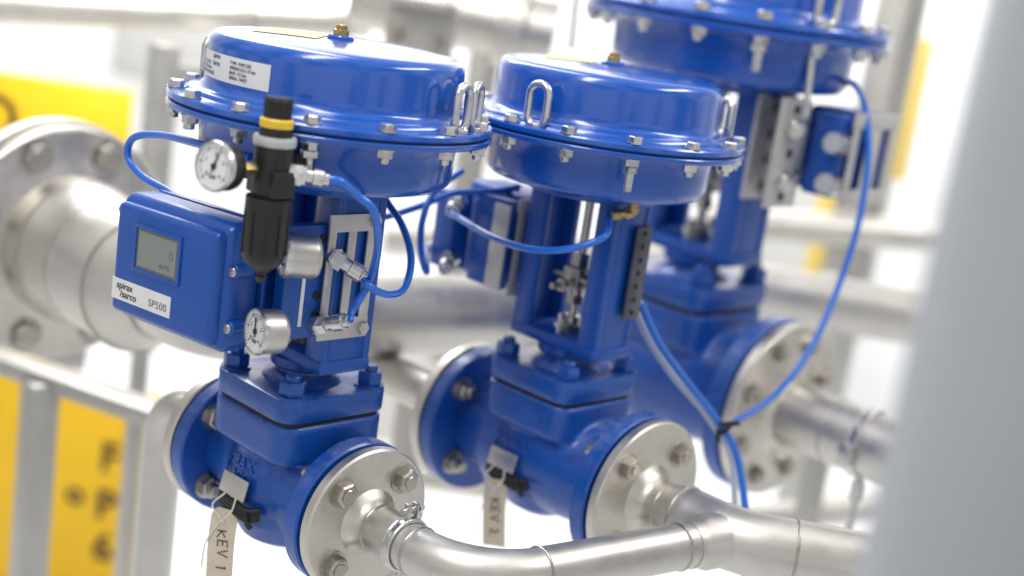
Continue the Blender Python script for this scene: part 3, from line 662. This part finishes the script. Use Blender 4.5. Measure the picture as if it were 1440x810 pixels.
def cabinet(px, py, d, w, h, label):
    p = P(px, py, d); t = empty('wall_cabinet', p, label, 'cabinet', rz=math.atan2(rt0.y, rt0.x))
    MB().box((0, 0, 0), (w, .15, h), bev=.006).build('cabinet_body', 'cab', t); MB().box((0, -.079, 0), (w*.94, .01, h*.95), bev=.003).build('cabinet_door', 'cab', t)
cabinet(610, 560, 4.6, .42, .55, 'pale blurred cabinet far behind the gap between front valves')
cabinet(1130, 330, 5.0, .55, .7, 'pale blurred cabinet far behind on the right')
cabinet(265, 20, 5.0, .5, .5, 'pale blurred cabinet far behind at the upper left')
mb = MB(); mb.tube([P(812, -20, 2.2), P(803, 70, 2.2)], .004, 10)
tag(mb.build('thin_rod', 'black'), 'thin dark rod above the middle actuator', 'rod')
o = MB().lathe([(0, -.9), (.062, -.9), (.062, .7), (0, .7)], None, 64).build('grey_column', 'post')
o.location = P(1302, 405, .62)+rt0*.062; tag(o, 'out-of-focus pale grey column filling the right edge', 'column')
n = V((fw.x, fw.y, 0)).normalized(); FZ = -1.05
wc = V((CAM.x, CAM.y, 0))+n*5.5
o = MB().box((0, 0, 0), (14, .1, 6)).build('wall', 'wall'); o.location = (wc.x, wc.y, FZ+3); o.rotation_euler = (0, 0, math.atan2(rt0.y, rt0.x)); tag(o, kind='structure')
o = MB().box((0, 0, -.05), (16, 16, .1)).build('floor', 'floor'); o.location = (0, 0, FZ); tag(o, kind='structure')
# ------------------------------------------------------------------ lighting
def area(loc, tgt, sx, sy, e, col=(1, 1, 1)):
    l = bpy.data.lights.new('ceiling_or_fill_lamp', 'AREA'); l.shape = 'RECTANGLE'; l.size = sx; l.size_y = sy; l.energy = e; l.color = col
    o = bpy.data.objects.new('ceiling_or_fill_lamp', l); C.objects.link(o); o.location = loc
    o.rotation_euler = (V(tgt)-V(loc)).to_track_quat('-Z', 'Y').to_euler()
area((.3, -.8, 2.2), (0, 0, .3), .35, 1.6, 30, (1, .98, .94))
area((-1.4, .6, 2.0), (0, .3, .3), .5, 2.0, 34, (.97, .98, 1))
area((1.3, 1.5, 2.3), (0, .5, .2), 1.6, .4, 32, (1, .98, .94))
area(P(150, -350, 2.4), P(90, 600, 3.2), .8, .4, 12, (1, .98, .94))  # added fill lamp to brighten the yellow signs, not a seen fixture
area(wc-n*1.5+V((0, 0, 1.9)), wc+V((0, 0, .2)), 6, .6, 135, (1, .985, .96))  # added wash lamp that lifts the back wall to white, no fixture modelled
w = bpy.data.worlds.new('World'); bpy.context.scene.world = w; w.use_nodes = True
nt = w.node_tree; bg = nt.nodes['Background']; tc = nt.nodes.new('ShaderNodeTexCoord')
nz = nt.nodes.new('ShaderNodeTexNoise'); nz.inputs['Scale'].default_value = 3.2; nz.inputs['Detail'].default_value = 3
cr = nt.nodes.new('ShaderNodeValToRGB'); cr.color_ramp.elements[0].position = .42; cr.color_ramp.elements[0].color = (.19, .20, .22, 1); cr.color_ramp.elements[1].position = .55; cr.color_ramp.elements[1].color = (1, .98, .95, 1)
nt.links.new(tc.outputs['Generated'], nz.inputs['Vector']); nt.links.new(nz.outputs['Fac'], cr.inputs['Fac']); nt.links.new(cr.outputs['Color'], bg.inputs['Color'])
bg.inputs['Strength'].default_value = .95
sc = bpy.context.scene; sc.view_settings.view_transform = 'Standard'; sc.view_settings.look = 'None'; sc.view_settings.exposure = 0
